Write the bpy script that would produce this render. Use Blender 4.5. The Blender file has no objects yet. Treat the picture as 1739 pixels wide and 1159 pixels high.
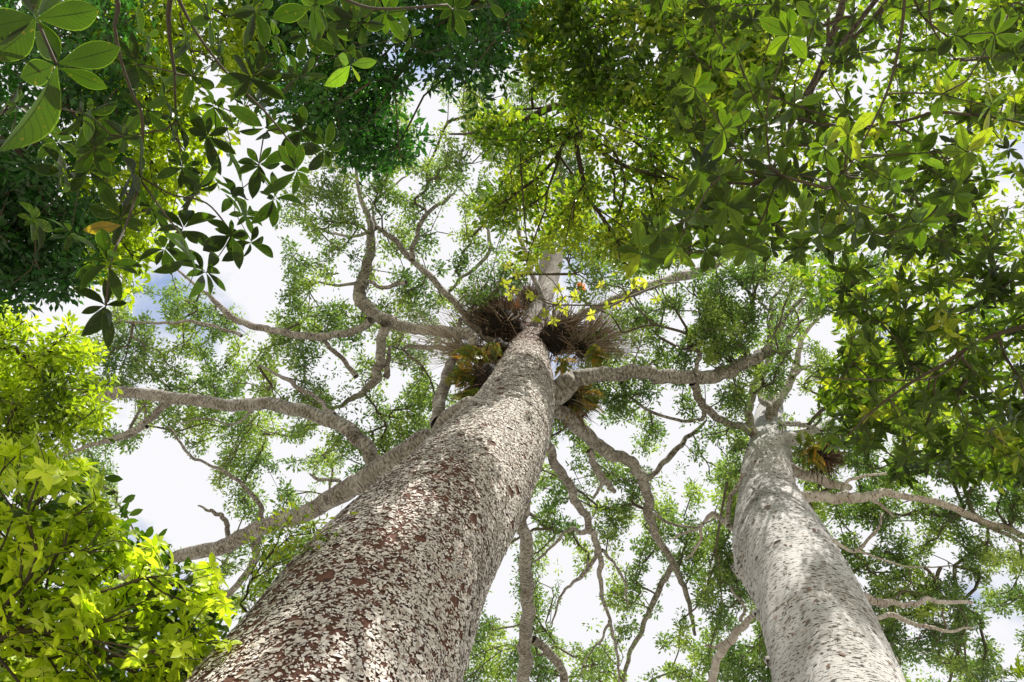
import bpy, math
import numpy as np
from mathutils import Vector, Matrix

S = bpy.context.scene
COL = S.collection
PI = math.pi
R = math.radians
# ---------------------------------------------------------------- camera
FPX = 1159.3                       # focal length in photo pixels (24 mm on 36 mm, 1739 px wide)
CX, CY = 869.5, 579.5
ZEN = (1100, 300)                  # where the zenith falls in the photo
CAM_Z = 1.6
zc = Vector(((ZEN[0]-CX)/FPX, -(ZEN[1]-CY)/FPX, -1)).normalized()
R0 = Matrix(((1, 0, 0), (0, -1, 0), (0, 0, -1)))
q = (R0 @ zc).rotation_difference(Vector((0, 0, 1)))
RC = q.to_matrix() @ R0
cam = bpy.data.cameras.new('camera')
cam.lens = 24; cam.sensor_width = 36; cam.sensor_fit = 'HORIZONTAL'
cam.clip_start = 0.05; cam.clip_end = 3000
co = bpy.data.objects.new('camera', cam); COL.objects.link(co)
co.matrix_world = Matrix.Translation((0, 0, CAM_Z)) @ RC.to_4x4()
S.camera = co
NRC = np.array(RC)
# ---------------------------------------------------------------- sky, sun, exposure
SUN_EL, SUN_AZ = 58, math.degrees(math.atan2(0.30, -1.0))
W = bpy.data.worlds.new('World'); S.world = W; W.use_nodes = True
nt = W.node_tree; nt.nodes.clear()
def N(nt, t, **k):
    n = nt.nodes.new(t)
    for a, b in k.items():
        if a.startswith('_'): setattr(n, a[1:], b)
        else: n.inputs[int(a[1:]) if a[0] == 'i' and a[1:].isdigit() else a.replace('__', ' ')].default_value = b
    return n
sky = N(nt, 'ShaderNodeTexSky', _sky_type='NISHITA', _sun_disc=False, _sun_elevation=R(SUN_EL), _sun_rotation=R(SUN_AZ))
bg1 = N(nt, 'ShaderNodeBackground', i1=0.15)
tc = N(nt, 'ShaderNodeTexCoord')
mp = N(nt, 'ShaderNodeMapping'); mp.inputs['Location'].default_value = (0.35, 1.9, 0.0)
no = N(nt, 'ShaderNodeTexNoise', Scale=3.2, Detail=6.0, Roughness=0.55)
rp = N(nt, 'ShaderNodeValToRGB'); rp.color_ramp.elements[0].position = 0.33; rp.color_ramp.elements[1].position = 0.44
bg2 = N(nt, 'ShaderNodeBackground', i0=(0.955, 0.955, 0.985, 1), i1=0.60)
mx = N(nt, 'ShaderNodeMixShader'); ow = N(nt, 'ShaderNodeOutputWorld')
L = nt.links.new
L(tc.outputs['Generated'], mp.inputs[0]); L(mp.outputs[0], no.inputs['Vector']); L(no.outputs[0], rp.inputs[0])
L(sky.outputs[0], bg1.inputs[0]); L(rp.outputs[0], mx.inputs[0]); L(bg1.outputs[0], mx.inputs[1]); L(bg2.outputs[0], mx.inputs[2])
L(mx.outputs[0], ow.inputs[0])
sl = bpy.data.lights.new('sun', 'SUN'); sl.energy = 5.0; sl.angle = R(0.6); sl.color = (1.0, 0.95, 0.86)
so = bpy.data.objects.new('sun', sl); COL.objects.link(so)
sd = Vector((math.sin(R(SUN_AZ))*math.cos(R(SUN_EL)), math.cos(R(SUN_AZ))*math.cos(R(SUN_EL)), math.sin(R(SUN_EL))))
so.rotation_euler = sd.to_track_quat('Z', 'Y').to_euler()
S.view_settings.view_transform = 'Standard'; S.view_settings.look = 'None'
S.view_settings.exposure = 0.74; S.view_settings.gamma = 1
S.render.engine = 'CYCLES'
S.cycles.max_bounces = 8; S.cycles.diffuse_bounces = 5; S.cycles.transmission_bounces = 6

# ---------------------------------------------------------------- geometry helpers
rng = np.random.default_rng(7)
def ray(px, py):
    c = np.stack([(np.asarray(px, float)-CX)/FPX, -(np.asarray(py, float)-CY)/FPX, -np.ones_like(np.asarray(px, float))], -1)
    return c @ NRC.T               # forward depth 1
def Pd(px, py, depth):             # point at a forward depth
    return ray(px, py)*np.asarray(depth)[..., None] + np.array([0, 0, CAM_Z])
def Ph(px, py, h):                 # point at height h over the lens; also returns its depth
    r = ray(px, py); d = np.asarray(h)/r[..., 2]
    return r*d[..., None] + np.array([0, 0, CAM_Z]), d
def hsh(ix, iy, seed):
    n = (ix*374761393 + iy*668265263 + seed*974634777) & 0xffffffff
    n = ((n ^ (n >> 13))*1274126177) & 0xffffffff
    return ((n ^ (n >> 16)) & 0xffff)/65535.0
def vnoise(x, y, seed=0):
    ix = np.floor(x).astype(np.int64); iy = np.floor(y).astype(np.int64)
    fx = x-ix; fy = y-iy; fx = fx*fx*(3-2*fx); fy = fy*fy*(3-2*fy)
    a = hsh(ix, iy, seed); b = hsh(ix+1, iy, seed); c = hsh(ix, iy+1, seed); d = hsh(ix+1, iy+1, seed)
    return (a*(1-fx)+b*fx)*(1-fy)+(c*(1-fx)+d*fx)*fy
def fbm(x, y, seed=0, o=4):
    s = 0; a = .5; t = 0
    for k in range(o):
        s = s+a*vnoise(x*2**k, y*2**k, seed+k*17); t += a; a *= .55
    return s/t
def inpoly(px, py, poly):
    r = np.zeros(px.shape, bool); n = len(poly)
    for i in range(n):
        x0, y0 = poly[i]; x1, y1 = poly[(i+1) % n]
        if y0 == y1: continue
        c = ((y0 > py) != (y1 > py)) & (px < (x1-x0)*(py-y0)/(y1-y0)+x0)
        r ^= c
    return r
def norm(v): return v/np.maximum(np.linalg.norm(v, axis=-1, keepdims=True), 1e-9)

class Geo:
    """collects quads with uv, a random value and a material index"""
    def __init__(s): s.v = []; s.f = []; s.uv = []; s.r = []; s.m = []; s.n = 0
    def add(s, v, f, uv=None, r=None, m=0):
        v = np.asarray(v, float); f = np.asarray(f, np.int64)
        s.v.append(v); s.f.append(f+s.n); s.n += len(v)
        s.uv.append(uv if uv is not None else np.zeros((len(v), 2)))
        s.r.append(r if r is not None else np.full(len(v), .5))
        s.m.append(np.full(len(f), m, np.int32))
    def build(s, name, mats, parent=None, smooth=True, base=None):
        v = np.concatenate(s.v); f = np.concatenate(s.f); uv = np.concatenate(s.uv); r = np.concatenate(s.r); m = np.concatenate(s.m)
        if parent is not None: v = v-np.array(parent_base(parent))
        elif base is not None: v = v-np.array(base)
        me = bpy.data.meshes.new(name)
        me.vertices.add(len(v)); me.vertices.foreach_set('co', v.astype(np.float32).ravel())
        me.loops.add(f.size); me.loops.foreach_set('vertex_index', f.astype(np.int32).ravel())
        me.polygons.add(len(f)); me.polygons.foreach_set('loop_start', (np.arange(len(f))*4).astype(np.int32))
        me.polygons.foreach_set('loop_total', np.full(len(f), 4, np.int32))
        me.polygons.foreach_set('material_index', m)
        me.polygons.foreach_set('use_smooth', np.full(len(f), smooth))
        ul = me.uv_layers.new(name='UVMap'); ul.data.foreach_set('uv', uv[f.ravel()].astype(np.float32).ravel())
        at = me.attributes.new('rnd', 'FLOAT', 'POINT'); at.data.foreach_set('value', r.astype(np.float32))
        me.update(); me.validate()
        for x in (mats if isinstance(mats, (list, tuple)) else [mats]): me.materials.append(x)
        o = bpy.data.objects.new(name, me); COL.objects.link(o)
        if parent is not None: o.parent = parent
        elif base is not None: o.location = base
        return o
def parent_base(o):
    b = np.zeros(3)
    while o is not None:
        b += np.array(o.location); o = o.parent
    return b
def thing(name, label, cat, loc, group=None):
    o = bpy.data.objects.new(name, None); COL.objects.link(o); o.location = Vector([float(c) for c in loc])
    o.empty_display_size = .2
    o['label'] = label; o['category'] = cat
    if group: o['group'] = group
    return o

def spline(P, per=6):
    P = np.asarray(P, float)
    if len(P) == 2: 
        t = np.linspace(0, 1, per+1)[:, None]; return P[0]*(1-t)+P[1]*t
    Q = np.vstack([2*P[0]-P[1], P, 2*P[-1]-P[-2]]); out = []
    for i in range(1, len(Q)-2):
        t = np.linspace(0, 1, per, endpoint=False)[:, None]
        a, b, c, d = Q[i-1], Q[i], Q[i+1], Q[i+2]
        out.append(.5*((2*b)+(-a+c)*t+(2*a-5*b+4*c-d)*t*t+(-a+3*b-3*c+d)*t**3))
    out.append(P[-1:]); return np.vstack(out)
def tube(g, C, r, seg=10, rough=.05, seed=0, m=0, rnd=.5, cap=True):
    C = np.asarray(C, float); r = np.maximum(np.asarray(r, float), 1e-4); n = len(C)
    T = norm(np.gradient(C, axis=0))
    u = np.cross(T[0], [0.31, .17, .93]); 
    if np.linalg.norm(u) < .05: u = np.cross(T[0], [1, 0, 0])
    u = u/np.linalg.norm(u); U = []
    for i in range(n):
        u = u-T[i]*np.dot(u, T[i]); u = u/np.linalg.norm(u); U.append(u)
    U = np.array(U); V = np.cross(T, U)
    a = np.arange(seg+1)/seg*2*PI
    s = np.concatenate([[0], np.cumsum(np.linalg.norm(np.diff(C, axis=0), axis=1))])
    A, Sg = np.meshgrid(a, s)
    rr = r[:, None]*np.ones_like(A)
    if rough:
        rm = max(r.mean(), 1e-3)
        nz = fbm(np.cos(A)*1.3+5+Sg/rm*.25, np.sin(A)*1.3+9-Sg/rm*.13, seed, 3)
        rr = rr*(1+rough*2*(nz-.5))
    vv = C[:, None]+rr[..., None]*(np.cos(A)[..., None]*U[:, None]+np.sin(A)[..., None]*V[:, None])
    uv = np.stack([A*r.mean() if n < 3 else A/(2*PI)*max(1, round(2*PI*r.mean()*6))/6, Sg], -1)
    k = seg+1
    i, j = np.meshgrid(np.arange(n-1), np.arange(seg), indexing='ij'); b = (i*k+j).ravel()
    f = np.stack([b, b+1, b+k+1, b+k], 1)
    g.add(vv.reshape(-1, 3), f, uv.reshape(-1, 2), np.full(n*k, rnd), m)
    if cap and seg >= 6:
        h = (seg//2)
        idx = (n-1)*k+np.arange(seg)
        fs = [[idx[i], idx[i+1], idx[seg-2-i], idx[seg-1-i]] for i in range(h-1)]
        base = g.n-n*k
        g.f.append(np.array(fs)+base); g.m.append(np.full(len(fs), m, np.int32))
    return vv, T

# ---------------------------------------------------------------- materials
def newmat(name):
    m = bpy.data.materials.new(name); m.use_nodes = True; m.node_tree.nodes.clear(); return m, m.node_tree
def ramp(nt, stops, interp='LINEAR'):
    n = nt.nodes.new('ShaderNodeValToRGB'); cr = n.color_ramp; cr.interpolation = interp
    while len(cr.elements) < len(stops): cr.elements.new(.5)
    for e, (p, c) in zip(cr.elements, stops): e.position = p; e.color = (*c, 1) if len(c) == 3 else c
    return n
def math_(nt, op, a, b=None, clamp=False):
    n = nt.nodes.new('ShaderNodeMath'); n.operation = op; n.use_clamp = clamp
    for i, x in enumerate((a, b)):
        if x is None: continue
        if isinstance(x, (int, float)): n.inputs[i].default_value = x
        else: nt.links.new(x, n.inputs[i])
    return n.outputs[0]
def mixc(nt, fac, a, b, mode='MIX'):
    n = nt.nodes.new('ShaderNodeMix'); n.data_type = 'RGBA'; n.blend_type = mode
    for s_, x in ((n.inputs[0], fac), (n.inputs[6], a), (n.inputs[7], b)):
        if isinstance(x, (int, float)): s_.default_value = x
        elif isinstance(x, tuple): s_.default_value = (*x, 1)
        else: nt.links.new(x, s_)
    return n.outputs[2]
def leaf_mat(name, stops, tr=(1.3, 1.55, .5), trf=.5, rough=.42, veins=False, spec=.35):
    m, t = newmat(name); l = t.links.new
    at = N(t, 'ShaderNodeAttribute', _attribute_name='rnd')
    rp = ramp(t, stops); l(at.outputs['Fac'], rp.inputs[0]); c = rp.outputs[0]
    if veins:
        uv = N(t, 'ShaderNodeUVMap'); sp = N(t, 'ShaderNodeSeparateXYZ'); l(uv.outputs[0], sp.inputs[0])
        u, v = sp.outputs[0], sp.outputs[1]
        av = math_(t, 'ABSOLUTE', v)
        ph = math_(t, 'SUBTRACT', math_(t, 'MULTIPLY', u, 11.0), math_(t, 'MULTIPLY', av, 2.6))
        fr = math_(t, 'ABSOLUTE', math_(t, 'SUBTRACT', math_(t, 'FRACT', ph), .5))
        sv = math_(t, 'LESS_THAN', fr, .075)
        mr = math_(t, 'LESS_THAN', av, .045)
        vn = math_(t, 'MAXIMUM', math_(t, 'MULTIPLY', sv, .5), mr)
        nz = N(t, 'ShaderNodeTexNoise', Scale=60.0, Detail=3.0); gc = N(t, 'ShaderNodeTexCoord'); l(gc.outputs['Object'], nz.inputs['Vector'])
        c = mixc(t, math_(t, 'MULTIPLY', nz.outputs[0], .5), c, (.02, .035, .004))
        nb = N(t, 'ShaderNodeTexNoise', Scale=9.0, Detail=3.0); l(gc.outputs['Object'], nb.inputs['Vector'])
        c = mixc(t, math_(t, 'MULTIPLY', ramp_in(t, nb.outputs[0], .42, .66), .6), c, mixc(t, 1.0, c, (1.7, 1.55, 1.2), 'MULTIPLY'))
        c = mixc(t, math_(t, 'MULTIPLY', math_(t, 'GREATER_THAN', nz.outputs[0], .66), .7), c, (.10, .075, .02))
        # paler leaf margin
        c = mixc(t, math_(t, 'MULTIPLY', math_(t, 'GREATER_THAN', av, .93), .45), c, (.16, .22, .04))
        c = mixc(t, math_(t, 'MULTIPLY', vn, .8), c, (.008, .014, .003))
    tc_ = mixc(t, 1.0, c, tr, 'MULTIPLY')
    b = N(t, 'ShaderNodeBsdfPrincipled', Roughness=rough); b.inputs['Specular IOR Level'].default_value = spec
    tb = N(t, 'ShaderNodeBsdfTranslucent'); ms = N(t, 'ShaderNodeMixShader', i0=trf); o = N(t, 'ShaderNodeOutputMaterial')
    l(c, b.inputs['Base Color']); l(tc_, tb.inputs[0]); l(b.outputs[0], ms.inputs[1]); l(tb.outputs[0], ms.inputs[2]); l(ms.outputs[0], o.inputs[0])
    return m
def bark_mat(name, light, mid, dark, us=(9, 30), thr=.5, soft=.08, bump=.5, big=1.5, rough=.85, tint=None, bd=.02):
    """pale bark broken by dark flecks; us = flecks per metre round and along"""
    m, t = newmat(name); l = t.links.new
    uv = N(t, 'ShaderNodeUVMap'); mp = N(t, 'ShaderNodeMapping'); l(uv.outputs[0], mp.inputs[0])
    mp.inputs['Scale'].default_value = (us[0], us[1], 1); mp.inputs['Rotation'].default_value = (0, 0, .12)
    n1 = N(t, 'ShaderNodeTexNoise', Scale=1.0, Detail=4.0, Roughness=.6, Distortion=.6); l(mp.outputs[0], n1.inputs['Vector'])
    tc = N(t, 'ShaderNodeTexCoord')
    n2 = N(t, 'ShaderNodeTexNoise', Scale=big, Detail=5.0, Roughness=.6); l(tc.outputs['Object'], n2.inputs['Vector'])
    n3 = N(t, 'ShaderNodeTexNoise', Scale=22.0, Detail=5.0, Roughness=.7); l(tc.outputs['Object'], n3.inputs['Vector'])
    v = math_(t, 'ADD', n1.outputs[0], math_(t, 'MULTIPLY', math_(t, 'SUBTRACT', n2.outputs[0], .5), .22))
    f = ramp(t, [(thr-soft, (0, 0, 0)), (thr+soft, (1, 1, 1))]); l(v, f.inputs[0])
    c = mixc(t, ramp_in(t, n2.outputs[0], .35, .68), light, mid)
    c = mixc(t, math_(t, 'MULTIPLY', n3.outputs[0], .55), c, tint or mid)
    c = mixc(t, f.outputs[0], c, dark)
    b = N(t, 'ShaderNodeBsdfPrincipled', Roughness=rough); b.inputs['Specular IOR Level'].default_value = .25
    h = math_(t, 'SUBTRACT', math_(t, 'MULTIPLY', n3.outputs[0], .6), f.outputs[0])
    bp = N(t, 'ShaderNodeBump', Strength=bump, Distance=bd); l(h, bp.inputs['Height'])
    o = N(t, 'ShaderNodeOutputMaterial'); l(c, b.inputs['Base Color']); l(bp.outputs[0], b.inputs['Normal']); l(b.outputs[0], o.inputs[0])
    return m
def ramp_in(t, x, a, b):
    r_ = ramp(t, [(a, (0, 0, 0)), (b, (1, 1, 1))]); t.links.new(x, r_.inputs[0]); return r_.outputs[0]
def plain_mat(name, stops, rough=.8):
    m, t = newmat(name); l = t.links.new
    at = N(t, 'ShaderNodeAttribute', _attribute_name='rnd'); rp = ramp(t, stops); l(at.outputs['Fac'], rp.inputs[0])
    tc = N(t, 'ShaderNodeTexCoord'); nz = N(t, 'ShaderNodeTexNoise', Scale=35.0, Detail=4.0); l(tc.outputs['Object'], nz.inputs['Vector'])
    c = mixc(t, math_(t, 'MULTIPLY', nz.outputs[0], .5), rp.outputs[0], tuple(x*.55 for x in stops[0][1]))
    b = N(t, 'ShaderNodeBsdfPrincipled', Roughness=rough); b.inputs['Specular IOR Level'].default_value = .2
    bp = N(t, 'ShaderNodeBump', Strength=.4, Distance=.01); l(nz.outputs[0], bp.inputs['Height']); l(bp.outputs[0], b.inputs['Normal'])
    o = N(t, 'ShaderNodeOutputMaterial'); l(c, b.inputs['Base Color']); l(b.outputs[0], o.inputs[0]); return m

M_core = bark_mat('main_bark_base', (.12, .046, .03), (.075, .033, .024), (.018, .010, .008), us=(14, 26), thr=.60, bump=.8, big=2.5, tint=(.15, .09, .065))
M_limb = bark_mat('limb_bark', (.40, .38, .35), (.24, .21, .18), (.06, .046, .036), us=(12, 26), thr=.56, soft=.1, bump=.9, big=2.2)
M_pale = bark_mat('pale_bark', (.52, .52, .525), (.33, .32, .31), (.035, .03, .026), us=(17, 40), thr=.57, soft=.025, bump=.5, big=1.1, tint=(.50, .48, .46))
M_plimb = bark_mat('pale_limb_bark', (.50, .47, .43), (.27, .23, .19), (.10, .06, .045), us=(12, 30), thr=.58, soft=.06, bump=.6, big=2.0)
M_dbark = bark_mat('dark_bark', (.14, .12, .09), (.08, .065, .05), (.03, .024, .018), us=(30, 30), thr=.55, bump=.6, big=4)
M_twig = plain_mat('twig_bark', [(0, (.09, .075, .055)), (1, (.16, .135, .10))])
M_dtwig = plain_mat('dark_twig_bark', [(0, (.045, .035, .022)), (1, (.10, .08, .05))])
M_flake = plain_mat('bark_flake', [(0, (.16, .075, .055)), (.12, (.36, .27, .22)), (.3, (.60, .55, .49)), (.7, (.78, .75, .70)), (1, (.88, .87, .84))], .75)
M_pflake = plain_mat('pale_flake', [(0, (.18, .11, .08)), (.3, (.45, .41, .37)), (1, (.72, .70, .68))], .75)

G_kauri = leaf_mat('conifer_leaves', [(0, (.045, .09, .032)), (.45, (.12, .19, .055)), (.8, (.21, .29, .07)), (1, (.38, .46, .10))], tr=(1.25, 1.45, .7), trf=.42, rough=.38)
G_big = leaf_mat('broad_leaves', [(0, (.006, .013, .002)), (.5, (.019, .036, .004)), (.85, (.045, .08, .006)), (.96, (.13, .21, .02)), (1, (.28, .17, .02))], tr=(1.5, 1.9, .5), trf=.55, veins=True, rough=.4)
G_dark = leaf_mat('dark_leaves', [(0, (.014, .05, .012)), (.6, (.035, .10, .02)), (1, (.08, .19, .03))], tr=(1.2, 1.7, .6), trf=.45, rough=.35)
G_mid = leaf_mat('green_leaves', [(0, (.018, .036, .005)), (.4, (.05, .10, .010)), (.8, (.125, .195, .018)), (1, (.30, .33, .045))], tr=(1.5, 1.75, .45), trf=.5, rough=.38)
G_rose = leaf_mat('whorled_leaves', [(0, (.008, .018, .003)), (.3, (.03, .05, .005)), (.55, (.062, .112, .009)), (.8, (.145, .21, .016)), (1, (.36, .38, .04))], tr=(1.55, 1.8, .4), trf=.52, veins=True, rough=.36)
G_bright = leaf_mat('bright_leaves', [(0, (.03, .06, .006)), (.3, (.13, .20, .012)), (.7, (.34, .44, .02)), (1, (.52, .60, .06))], tr=(1.5, 1.6, .45), trf=.5, rough=.4)
G_lime = leaf_mat('lime_leaves', [(0, (.16, .22, .02)), (.5, (.38, .42, .05)), (1, (.55, .55, .12))], tr=(1.4, 1.4, .6), trf=.5)
G_gold = leaf_mat('golden_fronds', [(0, (.06, .11, .02)), (.4, (.13, .18, .025)), (.72, (.25, .22, .05)), (1, (.50, .25, .05))], tr=(1.3, 1.2, .5), trf=.4)
G_orange = leaf_mat('orange_fronds', [(0, (.40, .12, .02)), (1, (.70, .30, .05))], tr=(1.3, 1.1, .5), trf=.4)
M_fibre = plain_mat('dry_fibre', [(0, (.06, .035, .022)), (.4, (.22, .145, .10)), (.8, (.42, .34, .26)), (1, (.60, .54, .45))])
M_humus_shade = plain_mat('humus_hollow_shade', [(0, (.010, .008, .006)), (1, (.025, .018, .012))])  # nest core colour; also the painted shade of the fork hollows

# ---------------------------------------------------------------- leaves
def leaf_template(kind='obovate', n=6, fold=.18, bend=.25):
    t = np.linspace(0, 1, n+1)
    if kind == 'obovate': w = np.sin(PI*t**1.35)**.8*.25*(1-.15*t); w[0] = .012; w[-1] = .004
    elif kind == 'lance': w = np.sin(PI*t**.9)**.9*.16; w[0] = .01; w[-1] = .002
    else: w = np.sin(PI*t)**.75*.25; w[0] = .012; w[-1] = .004
    v = []; uv = []
    for ti, wi in zip(t, w):
        z = -bend*ti*ti
        for s in (-1, 0, 1):
            v.append((ti, s*wi, z+fold*abs(s)*wi)); uv.append((ti, s))
    f = []
    for i in range(n):
        a = 3*i
        f += [(a, a+3, a+4, a+1), (a+1, a+4, a+5, a+2)]
    return np.array(v), np.array(f), np.array(uv, float)
TP_BIG = [leaf_template('obovate', 8, f, b) for f, b in ((.15, .12), (.5, .3), (.1, .6), (.3, -.15), (.7, .15))]
TP_MED = [leaf_template('obovate', 4, f, b) for f, b in ((.15, .1), (.4, .3), (.2, .5))]
TP_LAN = [leaf_template('lance', 4, f, b) for f, b in ((.15, .1), (.4, .3), (.2, .5))]
TP_OVA = [leaf_template('ovate', 4, f, b) for f, b in ((.15, .1), (.4, .3), (.2, .5))]
TP_SM = [(np.array([(0, 0, 0), (.5, .22, .06), (1, 0, -.1), (.5, -.22, .06)]), np.array([(0, 1, 2, 3)]), np.array([(0, 0), (.5, 1), (1, 0), (.5, -1.)]))]
TP_NAR = [(np.array([(0, 0, 0), (.55, .16, .04), (1, 0, -.05), (.55, -.16, .04)]), np.array([(0, 1, 2, 3)]), np.array([(0, 0), (.5, 1), (1, 0), (.5, -1.)]))]
def add_leaves(g, base, X, up, size, rnd, tps, m=0, wscale=None):
    """base (n,3), X leaf direction, up approximate normal, size length"""
    X = norm(X); Z = norm(up-(up*X).sum(-1, keepdims=True)*X); Y = np.cross(Z, X)
    which = rng.integers(0, len(tps), len(base))
    ws = np.ones(len(base)) if wscale is None else wscale
    for k, (tv, tf, tu) in enumerate(tps):
        s = which == k; n = int(s.sum())
        if not n: continue
        sz = size[s][:, None, None]
        v = base[s][:, None]+sz*(tv[None, :, 0:1]*X[s][:, None]+tv[None, :, 1:2]*ws[s][:, None, None]*Y[s][:, None]+tv[None, :, 2:3]*Z[s][:, None])
        f = tf[None]+(np.arange(n)*len(tv))[:, None, None]
        g.add(v.reshape(-1, 3), f.reshape(-1, 4), np.tile(tu, (n, 1)), np.repeat(rnd[s], len(tv)), m)
def rvec(n): return norm(rng.normal(size=(n, 3)))
def rosettes(g, C, size, nl, rv, tps, flat=.25, tilt=.5, axis=(0, 0, 1), m=0, spread=.12, wsc=(.85, 1.15)):
    """whorls of leaves round twig tips C"""
    C = np.asarray(C); n = len(C); ax = norm(np.asarray(axis, float)+tilt*rvec(n))
    a = norm(np.cross(ax, rvec(n))); b = np.cross(ax, a)
    i = np.repeat(np.arange(n), nl); k = np.tile(np.arange(nl), n)
    ph = k*2.39996+rng.uniform(0, .5, n*nl)+np.repeat(rng.uniform(0, 6.3, n), nl)
    rad = np.cos(ph)[:, None]*a[i]+np.sin(ph)[:, None]*b[i]
    lift = flat+rng.uniform(-.45, .45, n*nl)
    X = rad+lift[:, None]*ax[i]
    sz = size[i]*rng.uniform(.45, 1.15, n*nl)
    base = C[i]+rad*sz[:, None]*.04-ax[i]*(rng.uniform(0, spread, n*nl)*sz)[:, None]
    r = np.clip(rv[i]+rng.normal(0, .14, n*nl), 0, 1)
    add_leaves(g, base, X, ax[i]+.25*rvec(n*nl), sz, r, tps, m, rng.uniform(wsc[0], wsc[1], n*nl))
def tufts(g, C, size, nl, rv, tps, rad, m=0, flat=.6, tilt=.9, curl=None):
    """loose puffs of small leaves round C"""
    n = len(C); i = np.repeat(np.arange(n), nl); d = rvec(n*nl)
    d[:, 2] *= flat
    off = d*(rng.uniform(.1, 1, n*nl)**.7*rad[i])[:, None]
    X = norm(d+.5*rvec(n*nl)); r = np.clip(rv[i]+rng.normal(0, .16, n*nl), 0, 1)
    add_leaves(g, C[i]+off, X, np.array([0, 0, 1.])+tilt*rvec(n*nl), size[i]*rng.uniform(.6, 1.25, n*nl), r, tps, m)

def twigs(g, pts, seeds, rtip, expo=.42, rmax=.2, seg=4, wig=.06, m=0, penal=.25, maxlen=1e9):
    """joins scattered tips into a branching network that starts at the seed points; thickness grows with what it carries"""
    pts = np.asarray(pts); seeds = np.asarray(seeds)
    d0 = np.array([np.sqrt(((seeds-p)**2).sum(1)).min() for p in pts]); od = np.argsort(d0); pts = pts[od]
    ns = len(seeds); A = np.vstack([seeds, pts]); cost = np.zeros(len(A)); par = np.full(len(A), -1); dirs = np.zeros((len(A), 3))
    for i in range(ns, len(A)):
        dv = A[i]-A[:i]; d = np.sqrt((dv**2).sum(1)); c = d+penal*cost[:i]
        turn = (dv*dirs[:i]).sum(1)/np.maximum(d, 1e-6); c = c*(1.15-.3*turn)
        j = int(np.argmin(c)); par[i] = j; cost[i] = cost[j]+d[j]; dirs[i] = dv[j]/max(d[j], 1e-6)
    cnt = np.ones(len(A))
    for i in range(len(A)-1, ns-1, -1):
        if par[i] >= 0: cnt[par[i]] += cnt[i]
    I = np.arange(ns, len(A)); J = par[I]; ln = np.linalg.norm(A[I]-A[J], axis=1)
    ok = ln < maxlen; I = I[ok]; J = J[ok]; ln = ln[ok]
    r1 = np.minimum(rtip*cnt[I]**expo, rmax); r0 = np.minimum(np.minimum(rtip*cnt[J]**expo, r1*1.35), rmax)
    # curved 3-piece tubes: vectorised
    k = 4; t = np.linspace(0, 1, k)[None, :, None]
    side = rvec(len(I)); side = side-(side*dirs[I]).sum(1, keepdims=True)*dirs[I]
    c1 = A[J]+dirs[J]*(ln*.33)[:, None]+side*(ln*wig*1.5)[:, None]
    c1 = np.where((np.abs(dirs[J]).sum(1) > 0)[:, None], c1, A[J]+(A[I]-A[J])*.33+side*(ln*wig)[:, None])
    c2 = A[I]-dirs[I]*(ln*.33)[:, None]
    a0, b0 = A[J][:, None], A[I][:, None]; c1 = c1[:, None]; c2 = c2[:, None]
    P = (1-t)**3*a0+3*(1-t)**2*t*c1+3*(1-t)*t*t*c2+t**3*b0
    T = norm(np.gradient(P, axis=1)); ref = np.array([.33, .21, .92]); U = norm(np.cross(T, ref)); V = np.cross(T, U)
    an = np.arange(seg)/seg*2*PI; rr = r0[:, None]*(1-t[..., 0])+r1[:, None]*t[..., 0]
    vv = P[:, :, None]+rr[:, :, None, None]*(np.cos(an)[None, None, :, None]*U[:, :, None]+np.sin(an)[None, None, :, None]*V[:, :, None])
    q_ = []
    for a in range(k-1):
        for b in range(seg):
            q_.append((a*seg+b, a*seg+(b+1) % seg, (a+1)*seg+(b+1) % seg, (a+1)*seg+b))
    f = np.array(q_)[None]+(np.arange(len(I))*k*seg)[:, None, None]
    g.add(vv.reshape(-1, 3), f.reshape(-1, 4), None, np.repeat(rng.random(len(I)), k*seg), m)

def scatter(poly, n, gaps=(), ns=60, thr=.0, seed=0, warp=14, o=4):
    """random picture positions inside a region, thinned by fractal noise and by sky gaps"""
    p = np.array(poly); x0, y0 = p.min(0); x1, y1 = p.max(0)
    x = rng.uniform(x0-10, x1+10, n); y = rng.uniform(y0-10, y1+10, n)
    wx = x+warp*2*(fbm(x/28, y/28, seed+3, 3)-.5)*2; wy = y+warp*2*(fbm(x/28, y/28, seed+5, 3)-.5)*2
    k = inpoly(wx, wy, poly)
    if thr > 0: k &= fbm(x/ns, y/ns, seed, o) > thr
    for gp in gaps:
        if len(gp) >= 3 and not isinstance(gp[0], (int, float)): k &= ~inpoly(wx, wy, gp)
        else:
            cx, cy, rx = gp[:3]; ry = gp[3] if len(gp) > 3 else rx
            k &= ((wx-cx)/rx)**2+((wy-cy)/ry)**2 > 1
    return x[k], y[k]

# ---------------------------------------------------------------- ground
g = Geo()
xs = np.concatenate([-np.geomspace(900, 12, 24), np.linspace(-10, 10, 41), np.geomspace(12, 900, 24)])
X, Y = np.meshgrid(xs, xs); Zg = (fbm(X/3+50, Y/3+50, 2)-.5)*.3*np.minimum(1, 1)*(np.hypot(X, Y) > 1)-.02
n = len(xs); i, j = np.meshgrid(np.arange(n-1), np.arange(n-1), indexing='ij'); b = (i*n+j).ravel()
g.add(np.stack([X, Y, Zg], -1).reshape(-1, 3), np.stack([b, b+1, b+n+1, b+n], 1))
mg, t = newmat('forest_floor')
tc = N(t, 'ShaderNodeTexCoord'); n1 = N(t, 'ShaderNodeTexNoise', Scale=1.2, Detail=8.0, Roughness=.7); t.links.new(tc.outputs['Object'], n1.inputs['Vector'])
rp = ramp(t, [(.35, (.25, .22, .18)), (.5, (.40, .37, .31)), (.65, (.26, .29, .18))]); t.links.new(n1.outputs[0], rp.inputs[0])
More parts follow.
